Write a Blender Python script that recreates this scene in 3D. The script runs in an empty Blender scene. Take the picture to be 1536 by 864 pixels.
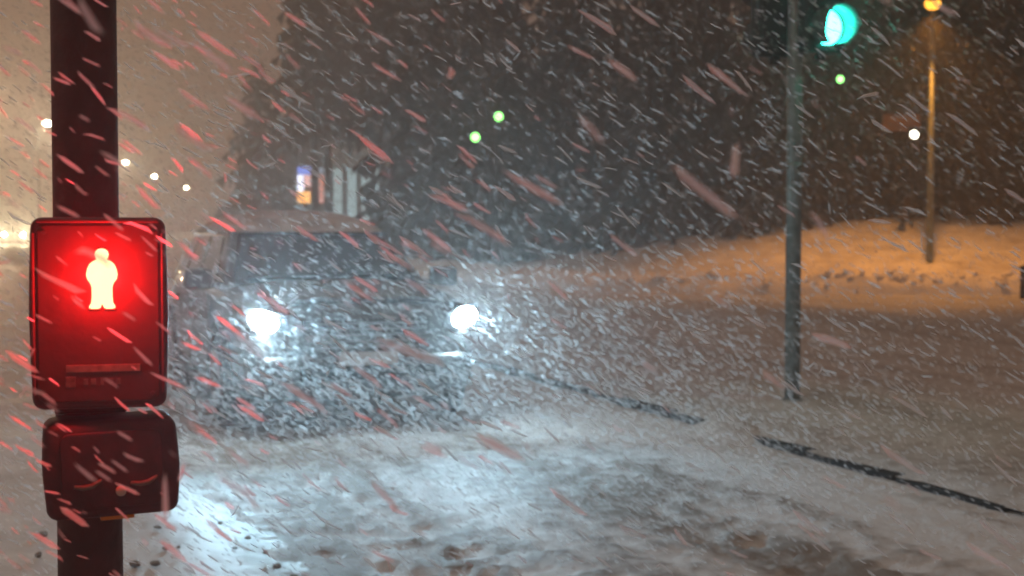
import bpy, bmesh, math, random
import numpy as np
from mathutils import Vector, Matrix

random.seed(7)
rng = np.random.default_rng(11)
scene = bpy.context.scene
COL = scene.collection

# ------------------------------------------------------------------ camera
FPX = 2133.0            # focal length in pixels of the 1536 px wide photograph
CAM_H = 1.55
PITCH = math.atan(92.0 / FPX)
cam = bpy.data.cameras.new("camera")
cam.sensor_width = 36.0
cam.lens = 36.0 * FPX / 1536.0
cam.clip_start = 0.05
cam.clip_end = 3000.0
cam.dof.use_dof = True
cam.dof.focus_distance = 3.1
cam.dof.aperture_fstop = 4.8
cam_o = bpy.data.objects.new("camera", cam)
cam_o.location = (0, 0, CAM_H)
cam_o.rotation_euler = (math.pi / 2 - PITCH, 0, 0)
COL.objects.link(cam_o)
scene.camera = cam_o

# ------------------------------------------------------------------ world: low snow cloud glowing from town light, last trace of dusk
W = bpy.data.worlds.new("World")
scene.world = W
W.use_nodes = True
nt = W.node_tree
nt.nodes.clear()
out = nt.nodes.new("ShaderNodeOutputWorld")
sky = nt.nodes.new("ShaderNodeTexSky")
sky.sky_type = 'NISHITA'
sky.sun_disc = False
sky.sun_elevation = math.radians(-6.0)
sky.sun_rotation = math.radians(200.0)
bg1 = nt.nodes.new("ShaderNodeBackground")
bg1.inputs[1].default_value = 0.05
nt.links.new(sky.outputs[0], bg1.inputs[0])
bg2 = nt.nodes.new("ShaderNodeBackground")
bg2.inputs[0].default_value = (0.170, 0.097, 0.065, 1)
bg2.inputs[1].default_value = 1.22
add = nt.nodes.new("ShaderNodeAddShader")
nt.links.new(bg1.outputs[0], add.inputs[0])
nt.links.new(bg2.outputs[0], add.inputs[1])
nt.links.new(add.outputs[0], out.inputs[0])

scene.view_settings.view_transform = 'Standard'
scene.view_settings.look = 'None'
scene.view_settings.exposure = 0.0
scene.view_settings.gamma = 1.0
scene.view_settings.use_curve_mapping = False
scene.cycles.use_denoising = True
scene.cycles.max_bounces = 6
scene.cycles.diffuse_bounces = 3
scene.cycles.glossy_bounces = 3
scene.cycles.transmission_bounces = 4
scene.cycles.transparent_max_bounces = 16
scene.cycles.volume_bounces = 1
scene.cycles.sample_clamp_indirect = 4.0

# ------------------------------------------------------------------ helpers
def P(px, py, d):
    """world point at depth d (world Y) seen at photograph pixel px, py"""
    x = px - 768.0
    y = FPX * math.cos(PITCH) + (432.0 - py) * math.sin(PITCH)
    z = -FPX * math.sin(PITCH) + (432.0 - py) * math.cos(PITCH)
    s = d / y
    return Vector((x * s, d, CAM_H + z * s))

RA = math.radians(20.45)                       # the road runs away at this angle to the camera's axis
RD = Vector((-math.sin(RA), math.cos(RA), 0))  # along the road
RN = Vector((math.cos(RA), math.sin(RA), 0))   # across the road
def UV(u, v, z=0.0):
    return RN * u + RD * v + Vector((0, 0, z))

def node(nt, kind, **kw):
    n = nt.nodes.new(kind)
    for k, v in kw.items():
        setattr(n, k, v)
    return n

def mat(name, col, rough=0.6, metal=0.0, var=0.15, scale=20.0, bump=0.0, bscale=40.0, spec=0.4, emit=None, estr=0.0, coat=0.0):
    m = bpy.data.materials.new(name)
    m.use_nodes = True
    t = m.node_tree
    b = t.nodes["Principled BSDF"]
    b.inputs["Roughness"].default_value = rough
    b.inputs["Metallic"].default_value = metal
    b.inputs["Specular IOR Level"].default_value = spec
    b.inputs["Coat Weight"].default_value = coat
    tc = node(t, "ShaderNodeTexCoord")
    nz = node(t, "ShaderNodeTexNoise")
    nz.inputs["Scale"].default_value = scale
    nz.inputs["Detail"].default_value = 5
    t.links.new(tc.outputs["Object"], nz.inputs["Vector"])
    rp = node(t, "ShaderNodeValToRGB")
    lo = [max(0, c * (1 - var)) for c in col]
    hi = [min(1, c * (1 + var)) for c in col]
    rp.color_ramp.elements[0].position = 0.3
    rp.color_ramp.elements[1].position = 0.7
    rp.color_ramp.elements[0].color = (*lo, 1)
    rp.color_ramp.elements[1].color = (*hi, 1)
    t.links.new(nz.outputs["Fac"], rp.inputs[0])
    t.links.new(rp.outputs[0], b.inputs["Base Color"])
    if bump > 0:
        n2 = node(t, "ShaderNodeTexNoise")
        n2.inputs["Scale"].default_value = bscale
        n2.inputs["Detail"].default_value = 6
        t.links.new(tc.outputs["Object"], n2.inputs["Vector"])
        bp = node(t, "ShaderNodeBump")
        bp.inputs["Strength"].default_value = bump
        bp.inputs["Distance"].default_value = 0.02
        t.links.new(n2.outputs["Fac"], bp.inputs["Height"])
        t.links.new(bp.outputs[0], b.inputs["Normal"])
    if emit:
        b.inputs["Emission Color"].default_value = (*emit, 1)
        b.inputs["Emission Strength"].default_value = estr
    return m

def link(name, me, m=None, parent=None, smooth=False, loc=None):
    o = bpy.data.objects.new(name, me)
    COL.objects.link(o)
    if m is not None and not me.materials:
        me.materials.append(m)
    if smooth:
        me.polygons.foreach_set("use_smooth", [True] * len(me.polygons))
    if parent is not None:
        o.parent = parent
    if loc is not None:
        o.location = loc
    return o

def tag(o, label=None, cat=None, group=None, kind=None):
    if label: o["label"] = label
    if cat: o["category"] = cat
    if group: o["group"] = group
    if kind: o["kind"] = kind
    return o

def thing(name, label, cat, loc=(0, 0, 0), rz=0.0, group=None):
    o = bpy.data.objects.new(name, None)
    o.empty_display_size = 0.2
    COL.objects.link(o)
    o.location = loc
    o.rotation_euler = (0, 0, rz)
    return tag(o, label, cat, group)

def copy_tree(o, parent=None):
    c = o.copy()
    COL.objects.link(c)
    if parent is not None:
        c.parent = parent
    for ch in list(o.children):
        copy_tree(ch, c)
    return c

def fin(bm, name):
    me = bpy.data.meshes.new(name)
    bmesh.ops.recalc_face_normals(bm, faces=bm.faces)
    bm.to_mesh(me)
    bm.free()
    return me

def box_bm(sx, sy, sz, c=(0, 0, 0), bev=0.0, seg=2):
    bm = bmesh.new()
    bmesh.ops.create_cube(bm, size=1.0)
    bmesh.ops.scale(bm, vec=(sx, sy, sz), verts=bm.verts)
    if bev > 0:
        bmesh.ops.bevel(bm, geom=bm.edges[:] , offset=bev, segments=seg, profile=0.5, affect='EDGES')
    bmesh.ops.translate(bm, vec=c, verts=bm.verts)
    return bm

def box(name, size, c, m, parent=None, bev=0.0, seg=2, smooth=False):
    return link(name, fin(box_bm(*size, c=c, bev=bev, seg=seg), name), m, parent, smooth)

def tube_bm(pts, rads, n=12, cap=True, bm=None):
    """round tube through points with a radius at each"""
    bm = bm or bmesh.new()
    rings = []
    pts = [Vector(p) for p in pts]
    for i, p in enumerate(pts):
        a = pts[max(i - 1, 0)]
        b = pts[min(i + 1, len(pts) - 1)]
        t = (b - a).normalized()
        ref = Vector((0, 0, 1)) if abs(t.z) < 0.9 else Vector((1, 0, 0))
        s = t.cross(ref).normalized()
        w = t.cross(s)
        rings.append([bm.verts.new(p + (s * math.cos(k * 2 * math.pi / n) + w * math.sin(k * 2 * math.pi / n)) * rads[i]) for k in range(n)])
    for r0, r1 in zip(rings, rings[1:]):
        for k in range(n):
            bm.faces.new((r0[k], r0[(k + 1) % n], r1[(k + 1) % n], r1[k]))
    if cap:
        bm.faces.new(rings[0]); bm.faces.new(rings[-1][::-1])
    return bm

def tube(name, pts, rads, m, parent=None, n=16, smooth=True):
    return link(name, fin(tube_bm(pts, rads, n), name), m, parent, smooth)

def prism_bm(poly, y0, y1, bev=0.0):
    """outline in x,z pushed from y0 to y1"""
    bm = bmesh.new()
    a = [bm.verts.new((x, y0, z)) for x, z in poly]
    b = [bm.verts.new((x, y1, z)) for x, z in poly]
    n = len(poly)
    bm.faces.new(a); bm.faces.new(b[::-1])
    for k in range(n):
        bm.faces.new((a[k], b[k], b[(k + 1) % n], a[(k + 1) % n]))
    bmesh.ops.recalc_face_normals(bm, faces=bm.faces)
    if bev > 0:
        ed = [e for e in bm.edges if abs(e.verts[0].co.y - e.verts[1].co.y) < 1e-6]
        bmesh.ops.bevel(bm, geom=ed, offset=bev, segments=2, profile=0.5, affect='EDGES')
    return bm

def grid_mesh(name, X, Y, Z, attr=None):
    ny, nx = X.shape
    me = bpy.data.meshes.new(name)
    co = np.stack([X, Y, Z], -1).reshape(-1, 3).astype(np.float32)
    me.vertices.add(len(co)); me.vertices.foreach_set("co", co.ravel())
    i = np.arange((ny - 1) * (nx - 1))
    r, c = i // (nx - 1), i % (nx - 1)
    a = r * nx + c
    f = np.stack([a, a + 1, a + nx + 1, a + nx], -1).astype(np.int32)
    me.loops.add(f.size); me.loops.foreach_set("vertex_index", f.ravel())
    me.polygons.add(len(f))
    me.polygons.foreach_set("loop_start", np.arange(0, f.size, 4, dtype=np.int32))
    me.polygons.foreach_set("use_smooth", np.ones(len(f), dtype=bool))
    me.update(calc_edges=True)
    if attr:
        for k, v in attr.items():
            at = me.attributes.new(k, 'FLOAT', 'POINT')
            at.data.foreach_set("value", v.reshape(-1).astype(np.float32))
    return me

def _h(ix, iy, seed):
    n = (ix.astype(np.int64) * 374761393 + iy.astype(np.int64) * 668265263 + seed * 974711) & 0xffffffff
    n = ((n ^ (n >> 13)) * 1274126177) & 0xffffffff
    return ((n ^ (n >> 16)) & 0xffff) / 65535.0

def vnoise(x, y, seed=0):
    ix, iy = np.floor(x), np.floor(y)
    fx, fy = x - ix, y - iy
    fx, fy = fx * fx * (3 - 2 * fx), fy * fy * (3 - 2 * fy)
    ix, iy = ix.astype(np.int64), iy.astype(np.int64)
    a, b = _h(ix, iy, seed), _h(ix + 1, iy, seed)
    c, d = _h(ix, iy + 1, seed), _h(ix + 1, iy + 1, seed)
    return (a * (1 - fx) + b * fx) * (1 - fy) + (c * (1 - fx) + d * fx) * fy

def fbm(x, y, oct=4, seed=0):
    s, a, t = 0, 1.0, 0
    for k in range(oct):
        s = s + a * vnoise(x * 2 ** k + 17.3 * k, y * 2 ** k - 9.1 * k, seed + k)
        t += a; a *= 0.5
    return s / t

def sstep(a, b, x):
    t = np.clip((x - a) / (b - a), 0, 1)
    return t * t * (3 - 2 * t)

# ------------------------------------------------------------------ materials
def snow_material(name, clean, dirt, bscale=22.0, bump=0.5, rough=0.55):
    m = bpy.data.materials.new(name)
    m.use_nodes = True
    t = m.node_tree
    b = t.nodes["Principled BSDF"]
    b.inputs["Roughness"].default_value = rough
    b.inputs["Specular IOR Level"].default_value = 0.2
    at = node(t, "ShaderNodeAttribute"); at.attribute_name = "slush"
    tc = node(t, "ShaderNodeTexCoord")
    nz = node(t, "ShaderNodeTexNoise"); nz.inputs["Scale"].default_value = bscale * 0.5; nz.inputs["Detail"].default_value = 7
    t.links.new(tc.outputs["Object"], nz.inputs["Vector"])
    ad = node(t, "ShaderNodeMath", operation='MULTIPLY_ADD')
    t.links.new(nz.outputs["Fac"], ad.inputs[0]); ad.inputs[1].default_value = 0.9
    t.links.new(at.outputs["Fac"], ad.inputs[2])
    rp = node(t, "ShaderNodeValToRGB")
    rp.color_ramp.elements[0].position = 0.42; rp.color_ramp.elements[0].color = (*clean, 1)
    rp.color_ramp.elements[1].position = 1.05; rp.color_ramp.elements[1].color = (*dirt, 1)
    e = rp.color_ramp.elements.new(0.75)
    e.color = tuple(0.5 * (a + c) for a, c in zip(clean, dirt)) + (1,)
    t.links.new(ad.outputs[0], rp.inputs[0])
    t.links.new(rp.outputs[0], b.inputs["Base Color"])
    n2 = node(t, "ShaderNodeTexNoise"); n2.inputs["Scale"].default_value = bscale; n2.inputs["Detail"].default_value = 8; n2.inputs["Roughness"].default_value = 0.65
    t.links.new(tc.outputs["Object"], n2.inputs["Vector"])
    bp = node(t, "ShaderNodeBump"); bp.inputs["Strength"].default_value = bump; bp.inputs["Distance"].default_value = 0.03
    t.links.new(n2.outputs["Fac"], bp.inputs["Height"])
    t.links.new(bp.outputs[0], b.inputs["Normal"])
    return m

M_ROAD = snow_material("slushy_road_snow", (0.60, 0.615, 0.625), (0.21, 0.18, 0.155), 16, 0.8, 0.6)
M_WALK = snow_material("pavement_snow", (0.47, 0.49, 0.51), (0.22, 0.22, 0.20), 14, 0.4, 0.5)
M_BANK = snow_material("bank_snow", (0.76, 0.76, 0.76), (0.26, 0.22, 0.18), 5, 0.5, 0.7)
M_GROUND = mat("open_snow", (0.55, 0.55, 0.56), 0.7, var=0.2, scale=0.4)
M_KERB = mat("wet_granite", (0.020, 0.020, 0.020), 0.85, spec=0.1, var=0.4, scale=30, bump=0.4)
M_CLOD = mat("dirty_clod", (0.15, 0.14, 0.12), 0.8, var=0.4, scale=60, bump=0.5)
M_SNOWCLOD = mat("snow_clod", (0.82, 0.80, 0.79), 0.7, var=0.15, scale=9, bump=0.5)
M_BARK = mat("bark", (0.045, 0.035, 0.028), 0.9, var=0.4, scale=8, bump=0.6, bscale=20)
M_NEEDLE = mat("spruce_needles", (0.050, 0.036, 0.025), 0.9, var=0.5, scale=1.5, spec=0.1)
M_TWIG = mat("bare_twigs", (0.068, 0.046, 0.034), 0.9, var=0.4, scale=2, spec=0.1)
M_POLE = mat("grey_steel", (0.16, 0.19, 0.185), 0.5, metal=0.3, var=0.3, scale=9, bump=0.15)
M_DPOLE = mat("red_spill_steel", (0.052, 0.015, 0.014), 0.6, var=0.4, scale=14, bump=0.2, spec=0.4)  # dark pole, with red spill from the signal put into its base colour
M_HOUSING = mat("red_spill_plastic", (0.058, 0.009, 0.013), 0.6, var=0.4, scale=25, bump=0.15, spec=0.45)  # black housing, its colour reddened to carry the signal's red spill
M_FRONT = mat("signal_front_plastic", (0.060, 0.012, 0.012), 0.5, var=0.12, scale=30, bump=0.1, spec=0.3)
M_PLATE = mat("worn_plate", (0.13, 0.10, 0.085), 0.6, var=0.4, scale=70)
M_AMBER = mat("amber_reflector", (0.55, 0.20, 0.03), 0.3, var=0.2)
M_BUTTON = mat("pale_button", (0.42, 0.33, 0.30), 0.4, var=0.1)
M_SIGNAL = mat("signal_black", (0.012, 0.014, 0.014), 0.6, var=0.3)
M_VISOR = mat("visor_plastic", (0.05, 0.05, 0.05), 0.5, var=0.3)
M_DEAD = mat("dark_lens", (0.02, 0.02, 0.02), 0.2, var=0.2)

def emission(name, col, strength):
    m = bpy.data.materials.new(name); m.use_nodes = True
    t = m.node_tree; t.nodes.clear()
    o = node(t, "ShaderNodeOutputMaterial"); e = node(t, "ShaderNodeEmission")
    e.inputs[0].default_value = (*col, 1); e.inputs[1].default_value = strength
    t.links.new(e.outputs[0], o.inputs[0])
    return m

def lamp(name, kind, loc, power, col, parent=None, radius=0.05, **kw):
    l = bpy.data.lights.new(name, kind)
    l.energy = power; l.color = col; l.shadow_soft_size = radius
    for k, v in kw.items():
        setattr(l, k, v)
    o = bpy.data.objects.new(name, l)
    COL.objects.link(o)
    o.location = loc
    if parent is not None:
        o.parent = parent
    return o

# ------------------------------------------------------------------ ground
me = bpy.data.meshes.new("ground")
me.from_pydata([(-260, -20, -0.12), (260, -20, -0.12), (260, 300, -0.12), (-260, 300, -0.12)], [], [(0, 1, 2, 3)])
tag(link("ground", me, M_GROUND), kind="structure")

KERB_L, KERB_R = 1.08, 5.22          # across-road positions of the two kerbs of the car's lane
us = np.concatenate([np.arange(0.9, 7.2, 0.035), np.arange(7.2, 16, 0.09), np.arange(16, 60, 0.5)])
vs = [3.0]
while vs[-1] < 62: vs.append(vs[-1] + 0.018 + 0.0055 * vs[-1])
vs = np.array(vs + list(np.arange(64, 290, 4.0)))
U, V = np.meshgrid(us, vs)
g = lambda c, w: np.exp(-((U - c) / w) ** 2)
rut = 1.25 * np.exp(-np.abs((U - 1.85) / 0.52) ** 3) + g(3.60, 0.38)
wob = fbm(U * 0.9, V * 0.35, 3, 5)
lump = fbm(U * 5.5, V * 4.5, 4, 21)
fine = fbm(U * 15, V * 13, 3, 33)
streak = fbm(U * 2.6, V * 0.16, 4, 44)
lane = 1 - sstep(5.0, 5.6, U)
blown = fbm(U * 5.0, V * 0.9, 4, 51)
slush = lane * (rut * (0.45 + 0.6 * wob) * 0.36 + (wob - 0.5) * 0.2 + (lump - 0.5) * 0.45 + (fine - 0.5) * 0.7 + (blown - 0.5) * 1.1 + 0.20 - 0.40 * g(4.7, 0.5))
far = (1 - lane) * (0.02 + (streak - 0.5) * 0.8 + (lump - 0.5) * 0.25)
slush = slush + far
Zr = lane * (-0.035 * rut + 0.034 * (lump - 0.5) * (0.5 + 1.2 * rut) + 0.036 * (fine - 0.5) * (0.5 + rut) + 0.03 * (blown - 0.5))
Zr = Zr + (1 - lane) * (0.05 * (streak - 0.5) + 0.015 * (lump - 0.5))
Zr = Zr * (1 - 0.7 * sstep(25, 60, V))
Xr = RN.x * U + RD.x * V; Yr = RN.y * U + RD.y * V
tag(link("road", grid_mesh("road", Xr, Yr, Zr, {"slush": slush}), M_ROAD), kind="structure")

# pavement to the side of the lane, under trodden snow
us = np.concatenate([np.arange(-30, -3, 0.4), np.arange(-3, KERB_L + 0.30, 0.035)])
vs = [1.0]
while vs[-1] < 60: vs.append(vs[-1] + 0.02 + 0.006 * vs[-1])
vs = np.array(vs + list(np.arange(62, 250, 4.0)))
U, V = np.meshgrid(us, vs)
edge = KERB_L + 0.12 * (fbm(V * 0.8, V * 0 + 3.1, 3, 61) - 0.5) + 0.02 * np.maximum(0, V - 8)*0
h = 0.105 * (1 - sstep(-0.30, 0.28, U - edge)) - 0.03
h = h + 0.05 * (fbm(U * 0.8, V * 0.6, 3, 71) - 0.5) + 0.016 * (fbm(U * 4.0, V * 3.2, 3, 75) - 0.5)
rr = np.abs(np.sin((U * 0.5 + V * 1.9) * 2.1)) * 0.010            # brushed-over furrows
h = h + rr * sstep(0.3, 0.7, fbm(U, V, 2, 79))
bankl = sstep(0.0, 1.0, -(U + 3.5) / 3.0) * 0.6
h = h + bankl * (0.6 + 0.8 * fbm(U * 0.7, V * 0.5, 3, 83))
sl = 0.25 * (fbm(U * 1.2, V * 1.0, 4, 90) - 0.45) + 0.65 * sstep(-0.05, 0.22, U - edge)
tag(link("pavement", grid_mesh("pavement", RN.x * U + RD.x * V, RN.y * U + RD.y * V, h, {"slush": sl}), M_WALK), kind="structure")

# traffic island with its snow, kerb stones bare along the lane
us = np.arange(KERB_R - 0.022, 8.3, 0.045)
vs = [5.5]
while vs[-1] < 60: vs.append(vs[-1] + 0.03 + 0.006 * vs[-1])
U, V = np.meshgrid(us, np.array(vs))
ins = sstep(0.0, 0.30, U - KERB_R) * (1 - sstep(7.2, 8.2, U)) * sstep(5.7, 6.6, V)
h = -0.055 + (0.081 + 0.03 * np.clip((V - 7) / 4, 0, 1) + 0.035 * sstep(0.0, 0.25, U - KERB_R)) * (1 - sstep(7.2, 8.2, U)) * sstep(5.55, 6.1, V)
h = h + 0.05 * ins * (fbm(U * 0.9, V * 0.5, 3, 101) - 0.4) + 0.014 * ins * (fbm(U * 5, V * 4, 3, 105) - 0.5)
sl = 0.15 + 0.5 * (fbm(U * 1.3, V * 0.3, 4, 111) - 0.5)
tag(link("traffic_island", grid_mesh("traffic_island", RN.x * U + RD.x * V, RN.y * U + RD.y * V, h, {"slush": sl}), M_ROAD), kind="structure")

kerb = thing("kerb", None, None, UV(KERB_R, 0), RA); kerb["kind"] = "structure"
kst = fin(box_bm(0.14, 0.985, 0.24, (0, 0, 0), 0.014), "kerb_stone")
kst.materials.append(M_KERB)
for k in range(22):
    v0 = 6.75 + k * 1.0
    if v0 > 28: break
    o = link("kerb_stone", kst, None, kerb)
    o.location = (0.035 + random.uniform(-.004, .004), v0, -0.091 + .03 * min(1, max(0, (v0 - 7) / 4)) + random.uniform(-.003, .003))
    o.rotation_euler = (random.uniform(-.004, .004), 0, random.uniform(-.006, .006))
# drift of snow that spills over the kerb, where the stones do not show
def drift(name, u, v, ru, rv, hh, label):
    n = 34
    a = np.linspace(-1, 1, n)
    A, B = np.meshgrid(a, a)
    r = np.sqrt(A * A + B * B)
    Z = hh * (1 - sstep(0.0, 1.0, r)) - 0.03 + 0.02 * (fbm(A * 3 + u, B * 3 + v, 3, 121) - 0.5)
    X = RN.x * (u + A * ru) + RD.x * (v + B * rv); Y = RN.y * (u + A * ru) + RD.y * (v + B * rv)
    o = link(name, grid_mesh(name, X, Y, Z, {"slush": 0.15 + 0 * Z}), M_ROAD)
    return tag(o, label, "snow drift")
drift("snow_drift", KERB_R - 0.02, 9.33, 0.45, 0.72, 0.145, "low snow drift spilled over the dark kerb near the traffic light pole")
drift("snow_drift", KERB_R - 0.05, 18.8, 0.5, 3.0, 0.15, "long snow drift burying the kerb farther up the road")

# roadside bank: ploughed ridge in front, slope up to the wood behind
xs = np.arange(-62, 60, 0.16)
ys = np.concatenate([np.arange(30.5, 36, 0.07), np.arange(36, 60, 0.3), np.arange(60, 170, 2.5)])
X, Y = np.meshgrid(xs, ys)
Ub = RN.x * X + RN.y * Y
d1, d2 = Ub - 13.0, Y - 32.2
D = -np.log(np.exp(-1.3 * np.clip(d1, -30, 60)) + np.exp(-1.3 * np.clip(d2, -30, 60))) / 1.3
D = D + 0.5 * (fbm(X * 0.5, Y * 0.5, 3, 131) - 0.5)
chunk = fbm(X * 2.2, Y * 2.2, 4, 141)
ridge = np.exp(-((D - 0.9) / 0.95) ** 2) * (0.36 + 0.50 * (chunk - 0.45))
slope = 1.95 * sstep(0.9, 15.0, D) + 0.05 * np.clip(D - 15, 0, 20)
h = -0.2 + 0.2 * sstep(-0.3, 0.2, D) + ridge + slope + sstep(1, 3, D) * 0.35 * (fbm(X * 0.35, Y * 0.5, 4, 151) - 0.5)
sl = 0.55 * (fbm(X * 1.6, Y * 1.6, 4, 161) - 0.5) + 0.1 - 0.6 * np.exp(-((D - 0.6) / 1.0) ** 2)
tag(link("snow_bank", grid_mesh("snow_bank", X, Y, h, {"slush": sl}), M_BANK), kind="structure")
def bank_z(x, y):
    i = int(np.argmin(np.abs(xs - x))); j = int(np.argmin(np.abs(ys - y)))
    return float(max(h[j, i], -0.1))

def clod_bm(r, sd):
    bm = bmesh.new()
    bmesh.ops.create_icosphere(bm, subdivisions=2, radius=1)
    rr = random.Random(sd)
    sx, sy, sz = rr.uniform(.8, 1.4), rr.uniform(.8, 1.3), rr.uniform(.5, .8)
    for v in bm.verts:
        n = 1 + 0.28 * math.sin(v.co.x * 3.1 + sd) * math.cos(v.co.y * 2.7 - sd) + rr.uniform(-.12, .12)
        v.co = Vector((v.co.x * sx, v.co.y * sy, v.co.z * sz)) * (r * n)
    return bm
for i, (px, py, r) in enumerate([(62, 812, .030), (58, 844, .024), (236, 801, .019), (248, 833, .022), (268, 832, .013), (203, 858, .028), (232, 857, .024), (330, 778, .02), (372, 800, .022), (352, 815, .016), (415, 842, .026), (398, 822, .015), (440, 858, .022)]):
    d = CAM_H * FPX / (py - 340) * 0.95
    p = P(px, py, d)
    o = link("dirt_clod", fin(clod_bm(r * .72, i), "dirt_clod"), M_CLOD, None, True, (p.x, p.y, 0.10 if py > 795 and px < 300 else 0.045))
    tag(o, "small dark clod lying on the pale pavement snow" if px < 300 else "small dark clod of slush along the pavement edge", "clod",
        "dark clods on the pavement snow" if px < 300 else "dark clods along the pavement edge")
# broken snow thrown up along the ridge by the plough: too many to count
bm = bmesh.new()
for i in range(260):
    x = random.uniform(-6, 15); y = 32.3 + random.gauss(0.55, 0.45)
    if RN.x * x + RN.y * y < 13.4: continue
    c = clod_bm(random.uniform(.03, .10), i)
    tmp = bpy.data.meshes.new("t"); c.to_mesh(tmp); c.free()
    tmp.transform(Matrix.Translation((x, y, bank_z(x, y) + 0.03)))
    bm.from_mesh(tmp); bpy.data.meshes.remove(tmp)
o = link("snow_rubble", fin(bm, "snow_rubble"), M_SNOWCLOD, None, True)
tag(o, "broken snow clods along the ploughed ridge under the bank", "snow", kind="stuff")

# ------------------------------------------------------------------ trees
def spruce_mesh(hgt, sd, low=0.7):
    rr = random.Random(sd)
    vs, fs = [], []
    z = low
    while z < hgt - 0.2:
        f = 1 - z / hgt
        R = (0.35 + 0.25 * hgt * f ** 0.85) * rr.uniform(0.8, 1.15)
        n = rr.randint(5, 8)
        a0 = rr.uniform(0, 6.28)
        for k in range(n):
            a = a0 + k * 6.283 / n + rr.uniform(-.25, .25)
            L = R * rr.uniform(0.6, 1.12)
            droop = L * rr.uniform(0.25, 0.5)
            ca, sa = math.cos(a), math.sin(a)
            m = 5
            for j in range(m):                       # twigs hanging along the bough
                t0, t1 = j / m, (j + 1.25) / m
                for sgn in (-1, 1):
                    wd = (0.16 + 0.30 * L * 0.35) * (1.1 - 0.75 * t1) * rr.uniform(0.7, 1.3)
                    p0 = (ca * L * t0, sa * L * t0, z - droop * t0 * t0)
                    p1 = (ca * L * t1, sa * L * t1, z - droop * t1 * t1)
                    q = (p1[0] - sa * wd * sgn, p1[1] + ca * wd * sgn, p1[2] - rr.uniform(.08, .3))
                    b = len(vs)
                    vs.extend((p0, p1, q)); fs.append((b, b + 1, b + 2))
                    q2 = (p0[0] * .5 + p1[0] * .5 - sa * wd * .3 * sgn, p0[1] * .5 + p1[1] * .5 + ca * wd * .3 * sgn, p1[2] - rr.uniform(.25, .6))
                    vs.append(q2); fs.append((b, b + 1, b + 3))
        z += rr.uniform(0.28, 0.5)
    me = bpy.data.meshes.new("crown"); me.from_pydata(vs, [], fs); me.materials.append(M_NEEDLE)
    tr = fin(tube_bm([(0, 0, -.4), (0, 0, hgt * .4), (0, 0, hgt)], [hgt * .014 + .03, hgt * .010 + .02, .015], 7), "trunk")
    tr.materials.append(M_BARK)
    return tr, me

def bare_mesh(hgt, sd):
    rr = random.Random(sd)
    tb, cb = bmesh.new(), bmesh.new()
    top = Vector((rr.uniform(-.5, .5), rr.uniform(-.5, .5), hgt * .8))
    mid = top * .5 + Vector((rr.uniform(-.2, .2), 0, 0))
    r0 = hgt * .012 + .03
    tube_bm([(0, 0, -.4), mid, top], [r0, r0 * .75, r0 * .35], 7, bm=tb)
    def grow(p, d, L, r, lev):
        q = p + d * L * .5 + Vector((rr.uniform(-1, 1), rr.uniform(-1, 1), rr.uniform(-.3, .8))) * L * .08
        e = p + d * L + Vector((rr.uniform(-1, 1), rr.uniform(-1, 1), rr.uniform(-.3, .8))) * L * .12
        tube_bm([p, q, e], [r, r * .75, r * .45], 3, cap=False, bm=cb)
        if lev == 0: return
        for k in range(rr.randint(4, 5)):
            t = rr.uniform(.3, 1.0)
            s = p.lerp(q, t * 2) if t < .5 else q.lerp(e, t * 2 - 1)
            nd = (d + Vector((rr.uniform(-1, 1), rr.uniform(-1, 1), rr.uniform(-.4, .8))) * .8).normalized()
            grow(s, nd, L * rr.uniform(.42, .62), max(r * .55, .012), lev - 1)
    for k in range(15):
        t = rr.uniform(.28, 1.0)
        p = Vector((0, 0, 0)).lerp(mid, t * 2) if t < .5 else mid.lerp(top, t * 2 - 1)
        a = rr.uniform(0, 6.28)
        grow(p, Vector((math.cos(a), math.sin(a), rr.uniform(.4, 1.3))).normalized(), hgt * rr.uniform(.16, .27), r0 * .38, 3)
    a, b = fin(tb, "trunk"), fin(cb, "crown")
    a.materials.append(M_BARK); b.materials.append(M_TWIG)
    return a, b

SPR = [spruce_mesh(hh, 300 + i) for i, hh in enumerate((17, 14, 11, 7.5))]
PIN = [spruce_mesh(hh, 350 + i, 7.0) for i, hh in enumerate((17.5, 16))]
BAR = [bare_mesh(hh, 400 + i) for i, hh in enumerate((14, 12, 10))]
def tree(kind, i, x, y, s, label, group, cat="tree"):
    tr, cr = {'spruce': SPR, 'bare': BAR, 'pine': PIN}[kind][i]
    t = thing({"spruce": "spruce_tree", "pine": "high_crowned_tree", "bare": "bare_tree"}[kind], label, cat, (x, y, bank_z(x, y) - 0.05), random.uniform(0, 6.28), group)
    t.scale = (s * random.uniform(.9, 1.1), s * random.uniform(.9, 1.1), s)
    link("trunk", tr, None, t, True); link("crown", cr, None, t)
    return t
LS, LB = "dark spruce in the dense wood behind the snow bank", "bare leafless tree in the dense wood behind the snow bank"
GS, GB = "spruces of the wood behind the snow bank", "leafless trees of the wood behind the snow bank"
rt = random.Random(5)
spots = []
for yrow, step in ((47, 2.9), (52, 3.1), (58, 3.4), (66, 3.8), (76, 4.2), (88, 4.6)):
    xl = (14.6 - RN.y * yrow) / RN.x
    x = xl + rt.uniform(0, 1.5)
    while x < 0.40 * yrow + 3:
        spots.append((x + rt.uniform(-.8, .8), yrow + rt.uniform(-1.8, 1.8))); x += step * rt.uniform(.8, 1.25)
for x, y in spots:
    px = 768 + x / y * FPX
    if 415 < px < 662 and y < 96: continue          # the gap through which the lit building shows
    if rt.random() < (.55 if y < 56 else .3):
        tree('bare', rt.randrange(3), x, y, rt.uniform(.85, 1.2), LB, GB)
    else:
        i = rt.choice((0, 0, 1, 1, 2))
        if px < 430: i = 2
        tree('spruce', i, x, y, rt.uniform(.85, 1.15), LS, GS)
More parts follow.
